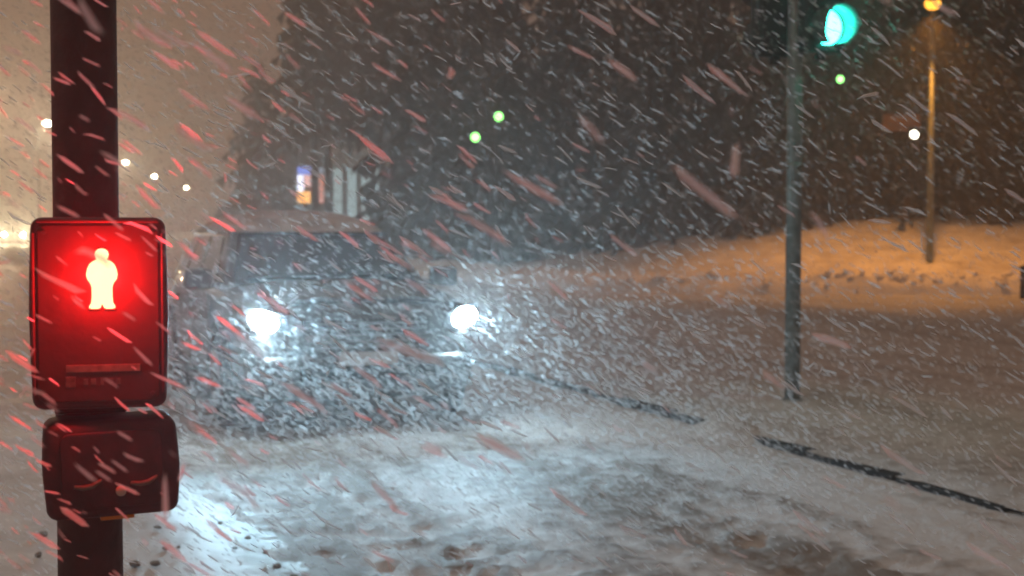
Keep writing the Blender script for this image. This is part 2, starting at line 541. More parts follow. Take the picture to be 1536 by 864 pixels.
for px, y, i, s in ((672, 62, 1, 1.0), (690, 54, 0, .9), (720, 50, 1, 1.0)):
    tree('spruce', i, (px - 768) / FPX * y, y, s, LS, GS)
for px, y, i, s in ((415, 118, 2, .85), (452, 116, 1, .95), (485, 119, 0, 1.0), (520, 113, 0, 1.1), (556, 117, 0, 1.05), (592, 112, 0, 1.15), (622, 115, 0, 1.0), (505, 126, 0, 1.3), (575, 125, 0, 1.3), (540, 128, 0, 1.35), (390, 121, 3, .9), (372, 127, 3, .75)):
    tree('spruce', i, (px - 768) / FPX * y, y, s, "tall dark spruce standing behind the lit building by the road", "spruces behind the lit building")
for px, y, r in ((473, 76, .12), (574, 72, .14), (592, 66, .13), (493, 80, .09), (606, 70, .11)):   # slim trunks in front of the lit facade
    t = tree('pine', int(r > .12), (px - 768) / FPX * y, y, 1.0, "tall tree with a bare lower trunk before the lit building", "high crowned trees before the lit building")

# ------------------------------------------------------------------ lit building and sign beyond
M_BWALL = mat("pale_cladding", (0.36, 0.37, 0.38), 0.7, var=0.12, scale=1.2)
M_BROOF = mat("roof_snow", (0.55, 0.55, 0.55), 0.8)
M_WIN = emission("lit_window", (0.55, 0.72, 0.74), 0.6)
M_WIN2 = emission("bright_doorway", (0.45, 1.0, 0.70), 6.0)
M_FR = mat("window_frame", (0.06, 0.06, 0.06), 0.5)
BY = 98.0
a, b = P(497, 330, BY), P(632, 330, BY)
bx0, bx1 = a.x, b.x + 1.5
top = P(500, 236, BY).z
bld = thing("lit_building", "pale low building with tall lit windows seen between tree trunks", "building", ((bx0 + bx1) / 2, BY, 0.2))
wdt = bx1 - bx0
box("wall", (wdt, 9, top + .4), (0, 4.5, top / 2 - .2), M_BWALL, bld)
rf = box("roof", (wdt + .8, 10, .45), (0, 4.5, top + .22), M_BROOF, bld, .08)
n = 8
for k in range(n):
    cx = -wdt / 2 + (k + .5) * wdt / n
    f = box("window", (wdt / n - .14, .10, top - 2.3), (cx, -.055, 1.5 + (top - 2.3) / 2), M_FR, bld)
    bright = k == 3
    box("pane", (wdt / n - .34, .03, top - 2.6), (cx, -.122, 1.5 + (top - 2.3) / 2), M_WIN, f)
    if bright:
        box("bright_panel", (.75 if k == 3 else .5, .03, .95), (cx, -.155, 3.2), M_WIN2, f)
SY = 92.0
c = P(468, 305, SY)
sg = thing("illuminated_sign", "glowing roadside sign with blue, white and orange panels by the road", "sign", (c.x, SY, bank_z(c.x, SY)))
z0 = c.z - sg.location.z; z1 = P(468, 250, SY).z - sg.location.z
hh = z1 - z0
for sx in (-.75, .75):
    tube("post", [(sx, 0.1, -.3), (sx, 0.1, z0 + .2)], [.07, .07], M_POLE, sg, 8)
box("case", (1.95, .22, hh + .1), (0, .12, z0 + hh / 2), M_FR, sg, .02)
E = lambda nme, c, s: emission(nme, c, s)
for nme, sx, cx, za, zb, m in (
    ("blue_panel", 1.0, -.45, .78, 1.0, E("sign_blue", (.25, .35, 1.0), 1.1)),
    ("white_panel", .42, -.74, .33, .78, E("sign_white", (.8, .82, 1.0), 2.2)),
    ("pink_panel", .52, -.25, .45, .78, E("sign_pink", (1.0, .55, .5), 1.2)),
    ("orange_panel", 1.0, -.45, 0.0, .33, E("sign_orange", (1.0, .48, .12), 1.7)),
    ("red_panel", .25, .0, .33, .45, E("sign_red", (1.0, .1, .12), 1.2)),
    ("side_panel", .52, .62, 0.0, .78, E("sign_coral", (1.0, .40, .30), .7)),
    ("side_top_panel", .52, .62, .80, .98, E("sign_grey", (.5, .55, .7), .45))):
    box(nme, (sx - .02, .03, (zb - za) * hh - .02), (cx, -.01, z0 + (za + zb) / 2 * hh), m, sg)

# ------------------------------------------------------------------ street lamps
M_LAMPHEAD = mat("lamp_head", (0.10, 0.10, 0.10), 0.5)
def street_lamp(x, y, z, hgt, label, group, ecol, estr, power, pcol, arm=0.7, rz=0.0, r=0.09, lens=0.16, m=None, cone=0):
    t = thing("street_lamp", label, "street lamp", (x, y, z), rz, group)
    tube("pole", [(0, 0, -.3), (0, 0, hgt * .55), (0, 0, hgt - .12)], [r, r * .8, r * .6], m or M_POLE, t, 12)
    tube("arm", [(0, 0, hgt - .15), (arm * .2, 0, hgt - .02), (arm * .75, 0, hgt + .02)], [r * .55, r * .5, r * .45], m or M_POLE, t, 10)
    hd = box("lamp_head", (.62, .26, .13), (arm, 0, hgt + .06), M_LAMPHEAD, t, .04)
    bm = bmesh.new(); bmesh.ops.create_uvsphere(bm, u_segments=16, v_segments=10, radius=1)
    bmesh.ops.scale(bm, vec=(lens * 1.3, lens, lens * .75), verts=bm.verts); bmesh.ops.translate(bm, vec=(arm, 0, hgt - .035), verts=bm.verts)
    link("lamp_lens", fin(bm, "lamp_lens"), emission("lamp_glow", ecol, estr), hd, True)
    if power:
        if cone:      # shaded head: it throws its light down
            lamp("lamp_light", 'SPOT', (arm, 0, hgt - .08 - lens), power, pcol, t, .12, spot_size=math.radians(cone), spot_blend=.35)
        else:
            lamp("lamp_light", 'POINT', (arm, 0, hgt - .06 - lens), power, pcol, t, .12)
    return t
c = P(1394, 397, 38)
street_lamp(c.x, 38, bank_z(c.x, 38), P(1397, 3, 36.1).z - bank_z(c.x, 38), "tall street lamp with glowing orange head on the snow bank", None, (1.0, .42, .045), 3.2, 1700, (1.0, .36, .05), arm=1.9, rz=math.atan2(-38, -c.x), r=.10, lens=.20, cone=126)
for i, (px, py, d) in enumerate(((72, 184, 88), (188, 243, 142), (232, 264, 178), (280, 281, 215))):
    c = P(px, py, d)
    street_lamp(c.x - .6, d, 0, c.z, ("nearest of the pale street lamps in a row along the far road", "second pale street lamp in the row along the far road", "third pale street lamp in the row along the far road", "last pale street lamp in the row along the far road")[i].replace("nearest", "first"), "row of pale street lamps", (1.0, .86, .55), (60, 110, 150, 170)[i], (1300, 1300, 0, 0)[i], (1.0, .80, .50), arm=.6, lens=.22, r=.06, m=M_SIGNAL)
c = P(-70, 150, 52)
street_lamp(c.x, 52, 0, c.z, "warm street lamp at the pavement side lighting the snowy air", None, (1.0, .74, .40), 60, 1600, (1.0, .64, .36), arm=.6)

# added lamp out of view, carrying on the row, to light near snow
street_lamp(-5.2, 3.4, 0.1, 8.2, "added street lamp out of view that lights the near pavement and flakes", None, (.95, .97, 1.0), 60, 580, (1.0, .78, .60), arm=1.0, m=M_SIGNAL, cone=150)

# ------------------------------------------------------------------ small lights glimpsed in the wood
M_GLAMP = emission("small_green_light", (.30, 1.0, .22), 5.0)
M_WLAMP = emission("small_white_light", (1.0, .93, .75), 9.0)
def wood_light(px, py, d, r, m, label, nm="signal_lantern"):
    c = P(px, py, d); zb = bank_z(c.x, d)
    t = thing(nm, label, "light", (c.x, d, zb))
    H = c.z - zb
    tube("post", [(0, .12, -.3), (0, .12, H + .15)], [.045, .04], M_SIGNAL, t, 8)
    box("casing", (r * 2.6, .10, r * 3.2), (0, .03, H + r * .3), M_SIGNAL, t, .02)
    bm = bmesh.new(); bmesh.ops.create_uvsphere(bm, u_segments=14, v_segments=8, radius=r)
    bmesh.ops.scale(bm, vec=(1, .5, 1), verts=bm.verts); bmesh.ops.translate(bm, vec=(0, -.03, H), verts=bm.verts)
    link("lens", fin(bm, "lens"), m, t, True)
    return t
wood_light(748, 175, 45.6, .14, M_GLAMP, "small green light in the trees, higher of two close together")
wood_light(713, 206, 45.0, .14, M_GLAMP, "small green light in the trees, lower of two close together")
wood_light(1260, 119, 44.8, .11, M_GLAMP, "lone small green light in the trees below the green traffic signal")
t = wood_light(1371, 202, 43.0, .12, M_WLAMP, "small white light under a brown board in the trees", "board_light")
c = P(1353, 184, 43.0)
box("board", (1.15, .06, .50), (c.x - t.location.x, .06, c.z - t.location.z), mat("brown_board", (0.30, 0.14, 0.06), .7, var=.3, scale=4), t, .01)
box("board_frame", (1.25, .05, .07), (c.x - t.location.x, .04, c.z - t.location.z + .29), M_BARK, t)

# dark post at the edge of the far snow
c = P(1536, 452, 30.5)
t = thing("bollard", "short dark bollard in front of the ploughed snow ridge", "bollard", (c.x + .02, 30.5, 0))
tube("post", [(0, 0, -.2), (0, 0, .55), (0, 0, .66)], [.11, .105, .10], M_BARK, t, 14)
tube("cap", [(0, 0, .655), (0, 0, .70), (0, 0, .73)], [.125, .12, .05], M_SIGNAL, t, 14)

# ------------------------------------------------------------------ traffic light on the island
c = P(1188, 620, 11.9)
TL = thing("traffic_light", "grey pole traffic light on the snowy island showing green", "traffic light", (c.x, 11.9, 0.06))
tl_top = 4.5
tube("pole", [(0, 0, -.2), (0, 0, 2.9), (0, 0, tl_top)], [.066, .064, .062], M_POLE, TL, 20)
tube("base_collar", [(0, 0, -.08), (0, 0, .04), (0, 0, .05)], [.092, .090, .068], M_POLE, TL, 20)
tube("sleeve", [(0, 0, 1.98), (0, 0, 2.02)], [.0675, .0675], M_POLE, TL, 20)

def signal_head(parent, off, rz, lit, zbot):
    """three lens head; local -Y is the front"""
    R = Matrix.Rotation(rz, 4, 'Z')
    T = Matrix.Translation(off) @ R
    def put(name, bm, m, par, smooth=False):
        me = fin(bm, name); me.transform(T)
        return link(name, me, m, par, smooth)
    hd = put("signal_head", box_bm(.37, .17, 1.20, (0, 0, zbot + .60), .04), M_SIGNAL, parent)
    put("bracket", box_bm(.07, .07, .16, (0, .02, zbot + .02), .01), M_SIGNAL, hd)
    for k in range(3):
        zc = zbot + .205 + k * .39
        bm = bmesh.new(); bmesh.ops.create_uvsphere(bm, u_segments=24, v_segments=10, radius=.145)
        bmesh.ops.scale(bm, vec=(1, .20, 1), verts=bm.verts); bmesh.ops.translate(bm, vec=(0, -.083, zc), verts=bm.verts)
        on = lit is not None and k == 0
        put("lens", bm, lit if on else M_DEAD, hd, True)
        # tunnel visor, cut back underneath
        bm = bmesh.new(); n = 26
        ring = []
        for j in range(n + 1):
            a = math.radians(-60 + 300 * j / n)
            L = .24 - .09 * max(0, -math.sin(a))
            ring.append([bm.verts.new((math.cos(a) * r, yy, zc + math.sin(a) * r)) for r, yy in ((.160, -.085), (.166, -.085 - L), (.160, -.085 - L), (.154, -.085))])
        for r0, r1 in zip(ring, ring[1:]):
            for q in range(4):
                bm.faces.new((r0[q], r0[(q + 1) % 4], r1[(q + 1) % 4], r1[q]))
        put("visor", bm, M_VISOR, hd, True)
    return hd
M_GREEN = emission("green_signal_lens", (0.04, 1.0, 0.74), 22.0)
zb = P(1250, 78, 11.9).z - TL.location.z - .02
signal_head(TL, (.20, -.06, 0), math.radians(22), M_GREEN, zb)
signal_head(TL, (-.17, .06, 0), RA + math.pi, None, zb - .02)
f = Vector((math.sin(math.radians(22)), -math.cos(math.radians(22)), 0))
lamp("green_light", 'POINT', Vector((.20, -.06, zb + .205)) + f * .20, 9.0, (.01, 1.0, .70), TL, .03)

# ------------------------------------------------------------------ pedestrian signal close by
pc = P(131, 470, 2.47)
PS = thing("pedestrian_signal", "dark pole with a pedestrian signal showing a red standing figure", "pedestrian signal", (pc.x, 2.47, 0.06))
gz = PS.location.z
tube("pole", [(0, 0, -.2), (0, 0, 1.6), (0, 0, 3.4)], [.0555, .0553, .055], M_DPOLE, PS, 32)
FY = 2.335                                     # depth of the signal's front face
face = math.atan2(-pc.x, FY) * 0.75            # turned most of the way to the footpath's user
zt, zbm = P(148, 326, FY).z - gz, P(150, 613, FY).z - gz
hw = 0.1065
cz = (zt + zbm) / 2; hh = (zt - zbm)
hx = P(148.5, 470, FY).x - pc.x
R = Matrix.Translation((hx, FY - 2.47, 0)) @ Matrix.Rotation(face, 4, 'Z')
def put(name, bm, m, par, smooth=False, extra=None):
    me = fin(bm, name)
    if extra is not None: me.transform(extra)
    me.transform(R)
    return link(name, me, m, par, smooth)
def round_rect(w, h, r, n=6, bulge=0.0):
    pts = []
    for cx, cz_, a0 in ((w - r, h - r, 0), (-w + r, h - r, 90), (-w + r, -h + r, 180), (w - r, -h + r, 270)):
        for k in range(n + 1):
            a = math.radians(a0 + 90 * k / n)
            pts.append((cx + r * math.cos(a), cz_ + r * math.sin(a)))
        if bulge and a0 in (90, 270):
            s = -1 if a0 == 90 else 1
            for q in (-.5, 0, .5):
                pts.append((s * (w + bulge * (1 - q * q * 1.5)), (h - r) * (-q if a0 == 90 else q)))
    return pts
bm = prism_bm(round_rect(hw, hh / 2, .018, 5, .004), 0.0, .115, .006); bmesh.ops.translate(bm, vec=(0, 0, cz), verts=bm.verts)
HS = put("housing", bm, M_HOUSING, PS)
bm = prism_bm(round_rect(hw - .010, hh / 2 - .012, .014, 5), -.004, .01, .002); bmesh.ops.translate(bm, vec=(0, 0, cz), verts=bm.verts)
put("front_panel", bm, M_FRONT, HS)
# narrow hood lips round the front
for nm, sz, ps in (("top_lip", (2 * hw - .02, .020, .006), (0, -.010, cz + hh / 2 - .006)), ("side_lip", (.005, .016, hh - .05), (-hw + .004, -.008, cz)), ("side_lip", (.005, .016, hh - .05), (hw - .004, -.008, cz))):
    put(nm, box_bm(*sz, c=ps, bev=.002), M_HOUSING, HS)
# the figure: head, arms held off the body, legs and feet
half = [(0, 1.0), (.055, .99), (.098, .955), (.112, .90), (.098, .845), (.085, .815), (.15, .785), (.20, .74), (.235, .66), (.252, .57), (.235, .49), (.19, .43), (.165, .36), (.165, .20), (.175, .10), (.205, .055), (.21, .015), (.17, 0), (.06, 0), (.025, .02), (.012, .06), (0, .075)]
fs = 0.099
poly = [(x * fs, z * fs) for x, z in half] + [(-x * fs, z * fs) for x, z in half[-2:0:-1]]
zf = P(153, 463, FY).z - gz
fx = (P(153, 420, FY).x - P(148.5, 470, FY).x)
bm = prism_bm(poly, -.0065, -.003); bmesh.ops.translate(bm, vec=(fx, 0, zf), verts=bm.verts)
put("red_figure", bm, emission("red_figure_glow", (1.0, 0.055, 0.027), 26.0), HS)
for sx_, sz_ in ((-1, 1), (1, 1), (-1, -1), (1, -1)):
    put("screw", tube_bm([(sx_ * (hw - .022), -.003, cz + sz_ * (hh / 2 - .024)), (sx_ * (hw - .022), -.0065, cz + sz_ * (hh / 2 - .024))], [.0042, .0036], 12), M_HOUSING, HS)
# worn strip and the marks under it
zl = P(165, 552, FY).z - gz
put("label_strip", box_bm(.118, .002, .012, (.006, -.0045, zl), .0005), M_PLATE, HS)
for k, (dx, w, h_) in enumerate(((-.046, .016, .018), (-.022, .007, .010), (-.010, .008, .010), (.004, .005, .012), (.018, .007, .010), (.030, .006, .010))):
    put("worn_mark", box_bm(w, .0012, h_, (dx, -.0042, zl - .022), .0004), mat("worn_mark", (.085, .05, .045), .7, var=.5, scale=120), HS)
lamp("signal_light", 'POINT', R @ Vector((fx, -.034, zf + .055)), 6.0, (1.0, 0.012, 0.012), PS, .012)
sl_ = lamp("signal_beam", 'SPOT', R @ Vector((fx, -.030, zf + .055)), 14.0, (1.0, 0.022, 0.050), PS, .02, spot_size=math.radians(165), spot_blend=.5)
sl_.rotation_euler = Vector((math.sin(face), -math.cos(face), 0)).to_track_quat('-Z', 'Y').to_euler()
# clamp between the two boxes, then the push button box
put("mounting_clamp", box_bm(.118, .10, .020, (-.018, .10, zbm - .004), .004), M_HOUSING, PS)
b0, b1 = P(165, 632, FY).z - gz, P(165, 778, FY).z - gz
bx = P(166, 700, FY).x - pc.x
R = Matrix.Translation((bx, FY - 2.47 + .01, (b0 + b1) / 2)) @ Matrix.Rotation(face + .10, 4, 'Z') @ Matrix.Rotation(math.radians(-1.5), 4, 'Y')
bh = (b0 - b1) / 2
bm = prism_bm(round_rect(.1065, bh, .020, 6, .004), 0.0, .11, .012)
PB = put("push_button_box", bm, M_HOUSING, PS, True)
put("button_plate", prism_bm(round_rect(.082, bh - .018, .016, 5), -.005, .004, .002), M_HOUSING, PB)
bm = tube_bm([(.012, -.002, -.036), (.012, -.012, -.036), (.012, -.014, -.036)], [.0085, .0085, .006], 20)
put("button", bm, M_BUTTON, PB, True)
for sx, rot in ((-.040, .35), (.050, -.1)):
    bm = tube_bm([(-.022, 0, -.004), (-.007, 0, -.007), (.007, 0, -.005), (.022, 0, .004)], [.0028, .0045, .0045, .0025], 8)
    bmesh.ops.translate(bm, vec=(sx, -.006, -.020), verts=bm.verts)
    put("worn_arc", bm, M_PLATE, PB, True)
put("amber_strip", box_bm(.055, .06, .008, (.006, .045, -bh - .003), .002), M_AMBER, PB)

# ------------------------------------------------------------------ cars
M_PAINT = mat("dark_car_paint", (0.072, 0.072, 0.075), 0.4, metal=0.1, var=0.25, scale=3, bump=0.04, spec=0.5, coat=0.3)
M_TRIM = mat("black_trim", (0.015, 0.015, 0.016), 0.6, var=0.3)
M_GLASS = mat("dark_glass", (0.010, 0.011, 0.016), 0.08, var=0.2, spec=0.6)
M_TYRE = mat("tyre_rubber", (0.018, 0.018, 0.018), 0.85, var=0.3)
M_RIM = mat("alloy", (0.25, 0.25, 0.26), 0.35, metal=0.8)
M_NPL = mat("number_plate", (0.55, 0.55, 0.55), 0.5)
M_LAMP = mat("lamp_plastic", (0.03, 0.03, 0.033), 0.2)
M_CARSNOW = mat("snow_on_car", (0.46, 0.42, 0.37), 0.8, var=0.25, scale=6, bump=0.5)

def make_car(label, cat_group, lens_mat):
    t = thing("oncoming_car", label, "car", (0, 0, 0), 0, cat_group)
    secs = [(2.36, .36, .78, .66), (2.31, .27, .90, .84), (2.15, .23, .97, .935), (1.7, .22, 1.035, .975), (1.15, .22, 1.085, .985), (.4, .22, 1.09, .985),
            (-.8, .22, 1.10, .985), (-1.6, .24, 1.12, .975), (-2.15, .27, 1.13, .925), (-2.32, .33, 1.10, .84), (-2.36, .42, 1.0, .70)]
    bm = bmesh.new(); rings = []
    for x, zb_, zt_, w in secs:
        hgt = zt_ - zb_
        pr = [(0, zb_), (w * .82, zb_), (w * .95, zb_ + .06), (w, zb_ + .33 * hgt), (w * .985, zb_ + .70 * hgt), (w * .955, zt_ - .05), (w * .87, zt_), (w * .45, zt_ + .02), (0, zt_ + .028)]
        full = pr + [(-y, z) for y, z in pr[-2:0:-1]]
        rings.append([bm.verts.new((x, y, z)) for y, z in full])
    n = len(rings[0])
    for a, b in zip(rings, rings[1:]):
        for k in range(n):
            bm.faces.new((a[k], a[(k + 1) % n], b[(k + 1) % n], b[k]))
    bm.faces.new(rings[0]); bm.faces.new(rings[-1][::-1])
    bmesh.ops.recalc_face_normals(bm, faces=bm.faces)
    body = link("body", fin(bm, "body"), M_PAINT, t, True)
    s = body.modifiers.new("smooth", 'SUBSURF'); s.levels = 2; s.render_levels = 2
    # cabin with pillars, panes a little proud
    Bf, Br, Tf, Tr = (1.10, .90, 1.05), (-2.18, .88, 1.08), (.34, .70, 1.535), (-1.90, .68, 1.55)
    bm = bmesh.new()
    q = lambda p, s_: bm.verts.new((p[0], p[1] * s_, p[2]))
    vv = {(k, s_): q(p, s_) for k, p in (("Bf", Bf), ("Br", Br), ("Tf", Tf), ("Tr", Tr)) for s_ in (1, -1)}
    for ks in ((("Bf", 1), ("Bf", -1), ("Tf", -1), ("Tf", 1)), (("Br", 1), ("Tr", 1), ("Tr", -1), ("Br", -1)), (("Bf", 1), ("Tf", 1), ("Tr", 1), ("Br", 1)), (("Bf", -1), ("Br", -1), ("Tr", -1), ("Tf", -1)), (("Tf", 1), ("Tf", -1), ("Tr", -1), ("Tr", 1)), (("Bf", 1), ("Br", 1), ("Br", -1), ("Bf", -1))):
        bm.faces.new([vv[k] for k in ks])
    bmesh.ops.recalc_face_normals(bm, faces=bm.faces)
    bmesh.ops.bevel(bm, geom=bm.edges[:], offset=.05, segments=3, profile=.5, affect='EDGES')
    link("cabin", fin(bm, "cabin"), M_PAINT, t, True)
    def pane(name, c4, m=M_GLASS, off=.012):
        c4 = [Vector(p) for p in c4]
        nrm = (c4[1] - c4[0]).cross(c4[3] - c4[0]).normalized()
        cen = sum(c4, Vector()) / 4
        if nrm.dot(cen - Vector((-.4, 0, 1.3))) < 0: nrm = -nrm
        bm = bmesh.new()
        lo = [bm.verts.new(p - nrm * .004) for p in c4]; hi = [bm.verts.new(p + nrm * off) for p in c4]
        bm.faces.new(lo); bm.faces.new(hi[::-1])
        for k in range(4): bm.faces.new((lo[k], hi[k], hi[(k + 1) % 4], lo[(k + 1) % 4]))
        bmesh.ops.recalc_face_normals(bm, faces=bm.faces)
        return link(name, fin(bm, name), m, t)
    def lerp(a, b, f): return tuple(x + (y - x) * f for x, y in zip(a, b))
    def face4(A, B, C, D, u0, u1, v0, v1):      # A-B bottom, D-C top
        f = lambda u, v: lerp(lerp(A, B, u), lerp(D, C, u), v)
        return [f(u0, v0), f(u1, v0), f(u1, v1), f(u0, v1)]
    m_ = lambda p: (p[0], -p[1], p[2])
    pane("windscreen", face4(Bf, m_(Bf), m_(Tf), Tf, .055, .945, .10, .91))
    pane("rear_window", face4(Br, m_(Br), m_(Tr), Tr, .08, .92, .2, .9))
    for sg_ in (1, -1):
        k = (lambda p: p) if sg_ == 1 else m_
        for u0, u1 in ((.10, .40), (.43, .70), (.73, .92)):
            pane("side_window", face4(k(Bf), k(Br), k(Tr), k(Tf), u0, u1, .12, .88))
    # domed roof under a skin of snow, and rails
    xs_, ys_ = np.linspace(.40, -1.98, 22), np.linspace(-.70, .70, 16)
    X_, Y_ = np.meshgrid(xs_, ys_)
    ex = 1 - ((X_ + .79) / 1.19) ** 4; ey = 1 - np.abs(Y_ / .70) ** 2.6
    Z_ = 1.525 + .20 * np.clip(ex, 0, 1) ** .6 * np.clip(ey, 0, 1) ** .6 + .012 * (fbm(X_ * 4, Y_ * 4, 3, 9) - .5) * np.clip(ex * ey, 0, 1)
    link("roof", grid_mesh("roof", X_, Y_, Z_), M_CARSNOW, t, True)
    # bonnet skin, grille, bumper
    xs_, ys_ = np.linspace(1.12, 2.16, 14), np.linspace(-.78, .78, 14)
    X_, Y_ = np.meshgrid(xs_, ys_)
    Z_ = 1.132 - .115 * ((X_ - 1.12) / 1.04) ** 1.7 - .055 * np.abs(Y_ / .78) ** 3 + .012 * (np.abs(np.abs(Y_) - .42) < .07)
    hood = link("bonnet", grid_mesh("bonnet", X_, Y_, Z_), M_PAINT, t, True)
    sd = hood.modifiers.new("thick", 'SOLIDIFY'); sd.thickness = .03
    gr = box("grille", (.05, .98, .24), (2.325, 0, .75), M_TRIM, t, .012)
    for k in range(5):
        box("slat", (.02, .94, .018), (2.356, 0, .66 + k * .045), M_RIM, gr)
    bp = box("bumper", (.22, 1.62, .20), (2.27, 0, .50), M_PAINT, t, .05, 3, True)
    box("intake", (.05, 1.05, .11), (2.372, 0, .47), M_TRIM, bp, .01)
    box("number_plate", (.015, .46, .10), (2.392, 0, .575), M_NPL, bp, .004)
    for sg_ in (1, -1):
        box("fog_lamp", (.04, .20, .10), (2.345, .70 * sg_, .48), M_TRIM, bp, .02)
    box("skid_plate", (.2, 1.3, .10), (2.22, 0, .345), M_TRIM, t, .02)
    # headlights: swept housing with the burning lens in it
    for sg_ in (1, -1):
        hs_poly = [(.60, .80), (.62, .90), (.80, .955), (.925, .965), (.935, .90), (.86, .80), (.72, .765)]
        bm = bmesh.new()
        fx_ = lambda y: 2.395 - .62 * max(0, y - .62) ** 1.25
        lo = [bm.verts.new((fx_(y) - .14, y * sg_, z)) for y, z in hs_poly]; hi = [bm.verts.new((fx_(y) - .02, y * sg_, z)) for y, z in hs_poly]
        bm.faces.new(lo); bm.faces.new(hi)
        for k in range(len(lo)): bm.faces.new((lo[k], hi[k], hi[(k + 1) % len(lo)], lo[(k + 1) % len(lo)]))
        hl = link("headlight", fin(bm, "headlight"), M_LAMP, t)
        bm = bmesh.new(); bmesh.ops.create_uvsphere(bm, u_segments=20, v_segments=12, radius=1)
        bmesh.ops.scale(bm, vec=(.05, .112, .076), verts=bm.verts)
        bmesh.ops.rotate(bm, matrix=Matrix.Rotation(.32 * sg_, 3, 'X'), verts=bm.verts)
        bmesh.ops.rotate(bm, matrix=Matrix.Rotation(.25 * sg_, 3, 'Z'), verts=bm.verts)
        bmesh.ops.translate(bm, vec=(fx_(.785) - .005, .785 * sg_, .868), verts=bm.verts)
        link("headlight_lens", fin(bm, "headlight_lens"), lens_mat, hl, True)
        # mirror, doors, handles
        mr = box("wing_mirror", (.13, .24, .17), (.92, 1.06 * sg_, 1.14), M_PAINT, t, .04, 3, True)
        box("mirror_arm", (.06, .12, .04), (.93, .93 * sg_, 1.09), M_TRIM, mr, .01)
        for x0, x1 in ((.95, -.08), (-.12, -1.12)):
            d = box("door", (x0 - x1 - .02, .012, .62), ((x0 + x1) / 2, .984 * sg_, .70), M_PAINT, t, .005)
            box("handle", (.2, .03, .03), (x1 + .2, 1.0 * sg_, .93), M_TRIM, d, .01)
        box("sill", (2.2, .05, .09), (-.05, .975 * sg_, .28), M_TRIM, t, .015)
        for x in (1.42, -1.42):
            bm = bmesh.new()
            ring = []
            for k in range(19):
                a = math.radians(-10 + 200 * k / 18)
                ring.append([bm.verts.new((x + math.cos(a) * r, y * sg_, .36 + math.sin(a) * r)) for r, y in ((.37, .94), (.45, .94), (.45, 1.005), (.37, 1.005))])
            for r0, r1 in zip(ring, ring[1:]):
                for j in range(4): bm.faces.new((r0[j], r0[(j + 1) % 4], r1[(j + 1) % 4], r1[j]))
            link("wheel_arch", fin(bm, "wheel_arch"), M_TRIM, t)
            w = tube("wheel", [(x, .76 * sg_, .36), (x, .98 * sg_, .36)], [.20, .20], M_TRIM, t, 24)
            tube("tyre", [(x, .77 * sg_, .36), (x, .79 * sg_, .36), (x, .98 * sg_, .36), (x, 1.0 * sg_, .36)], [.30, .36, .36, .31], M_TYRE, w, 32)
            rm = tube("rim", [(x, .995 * sg_, .36), (x, 1.012 * sg_, .36)], [.235, .225], M_RIM, w, 24)
    box("wiper", (.03, .62, .02), (1.0, .32, 1.15), M_TRIM, t); box("wiper", (.03, .62, .02), (1.0, -.36, 1.15), M_TRIM, t)
    return t

def headlamp_lights(car, power, col, spread=120, up=.015):
    for sg_ in (1, -1):
        l = lamp("headlight_beam", 'SPOT', (2.50, .785 * sg_, .868), power, col, car, .06, spot_size=math.radians(spread), spot_blend=1.0)
        l.rotation_euler = Vector((1, 0, up)).to_track_quat('-Z', 'Y').to_euler()

M_HLENS = emission("headlight_glow", (0.66, 0.90, 1.0), 230.0)
front = P(552, 655, 10.75); front.z = 0
car = make_car("dark sport utility car with blazing white headlights coming up the snowy lane", None, M_HLENS)
HEAD = Vector((-RD.x, -RD.y, 0))
car.location = front - HEAD * 2.36
car.rotation_euler = (0, 0, math.atan2(HEAD.y, HEAD.x))
car.location.z = -0.02
headlamp_lights(car, 310, (.46, .79, 1.0), 98)

far_car = make_car("far car whose headlights glare yellow white down the road", None, emission("far_headlight_glow", (1.0, .84, .50), 4000.0))
p = P(20, 350, 125); far_car.location = (p.x, 125, 0.0)
far_car.rotation_euler = (0, 0, math.atan2(-p.y, -p.x))
headlamp_lights(far_car, 3000, (1.0, .78, .46), 34, .05)

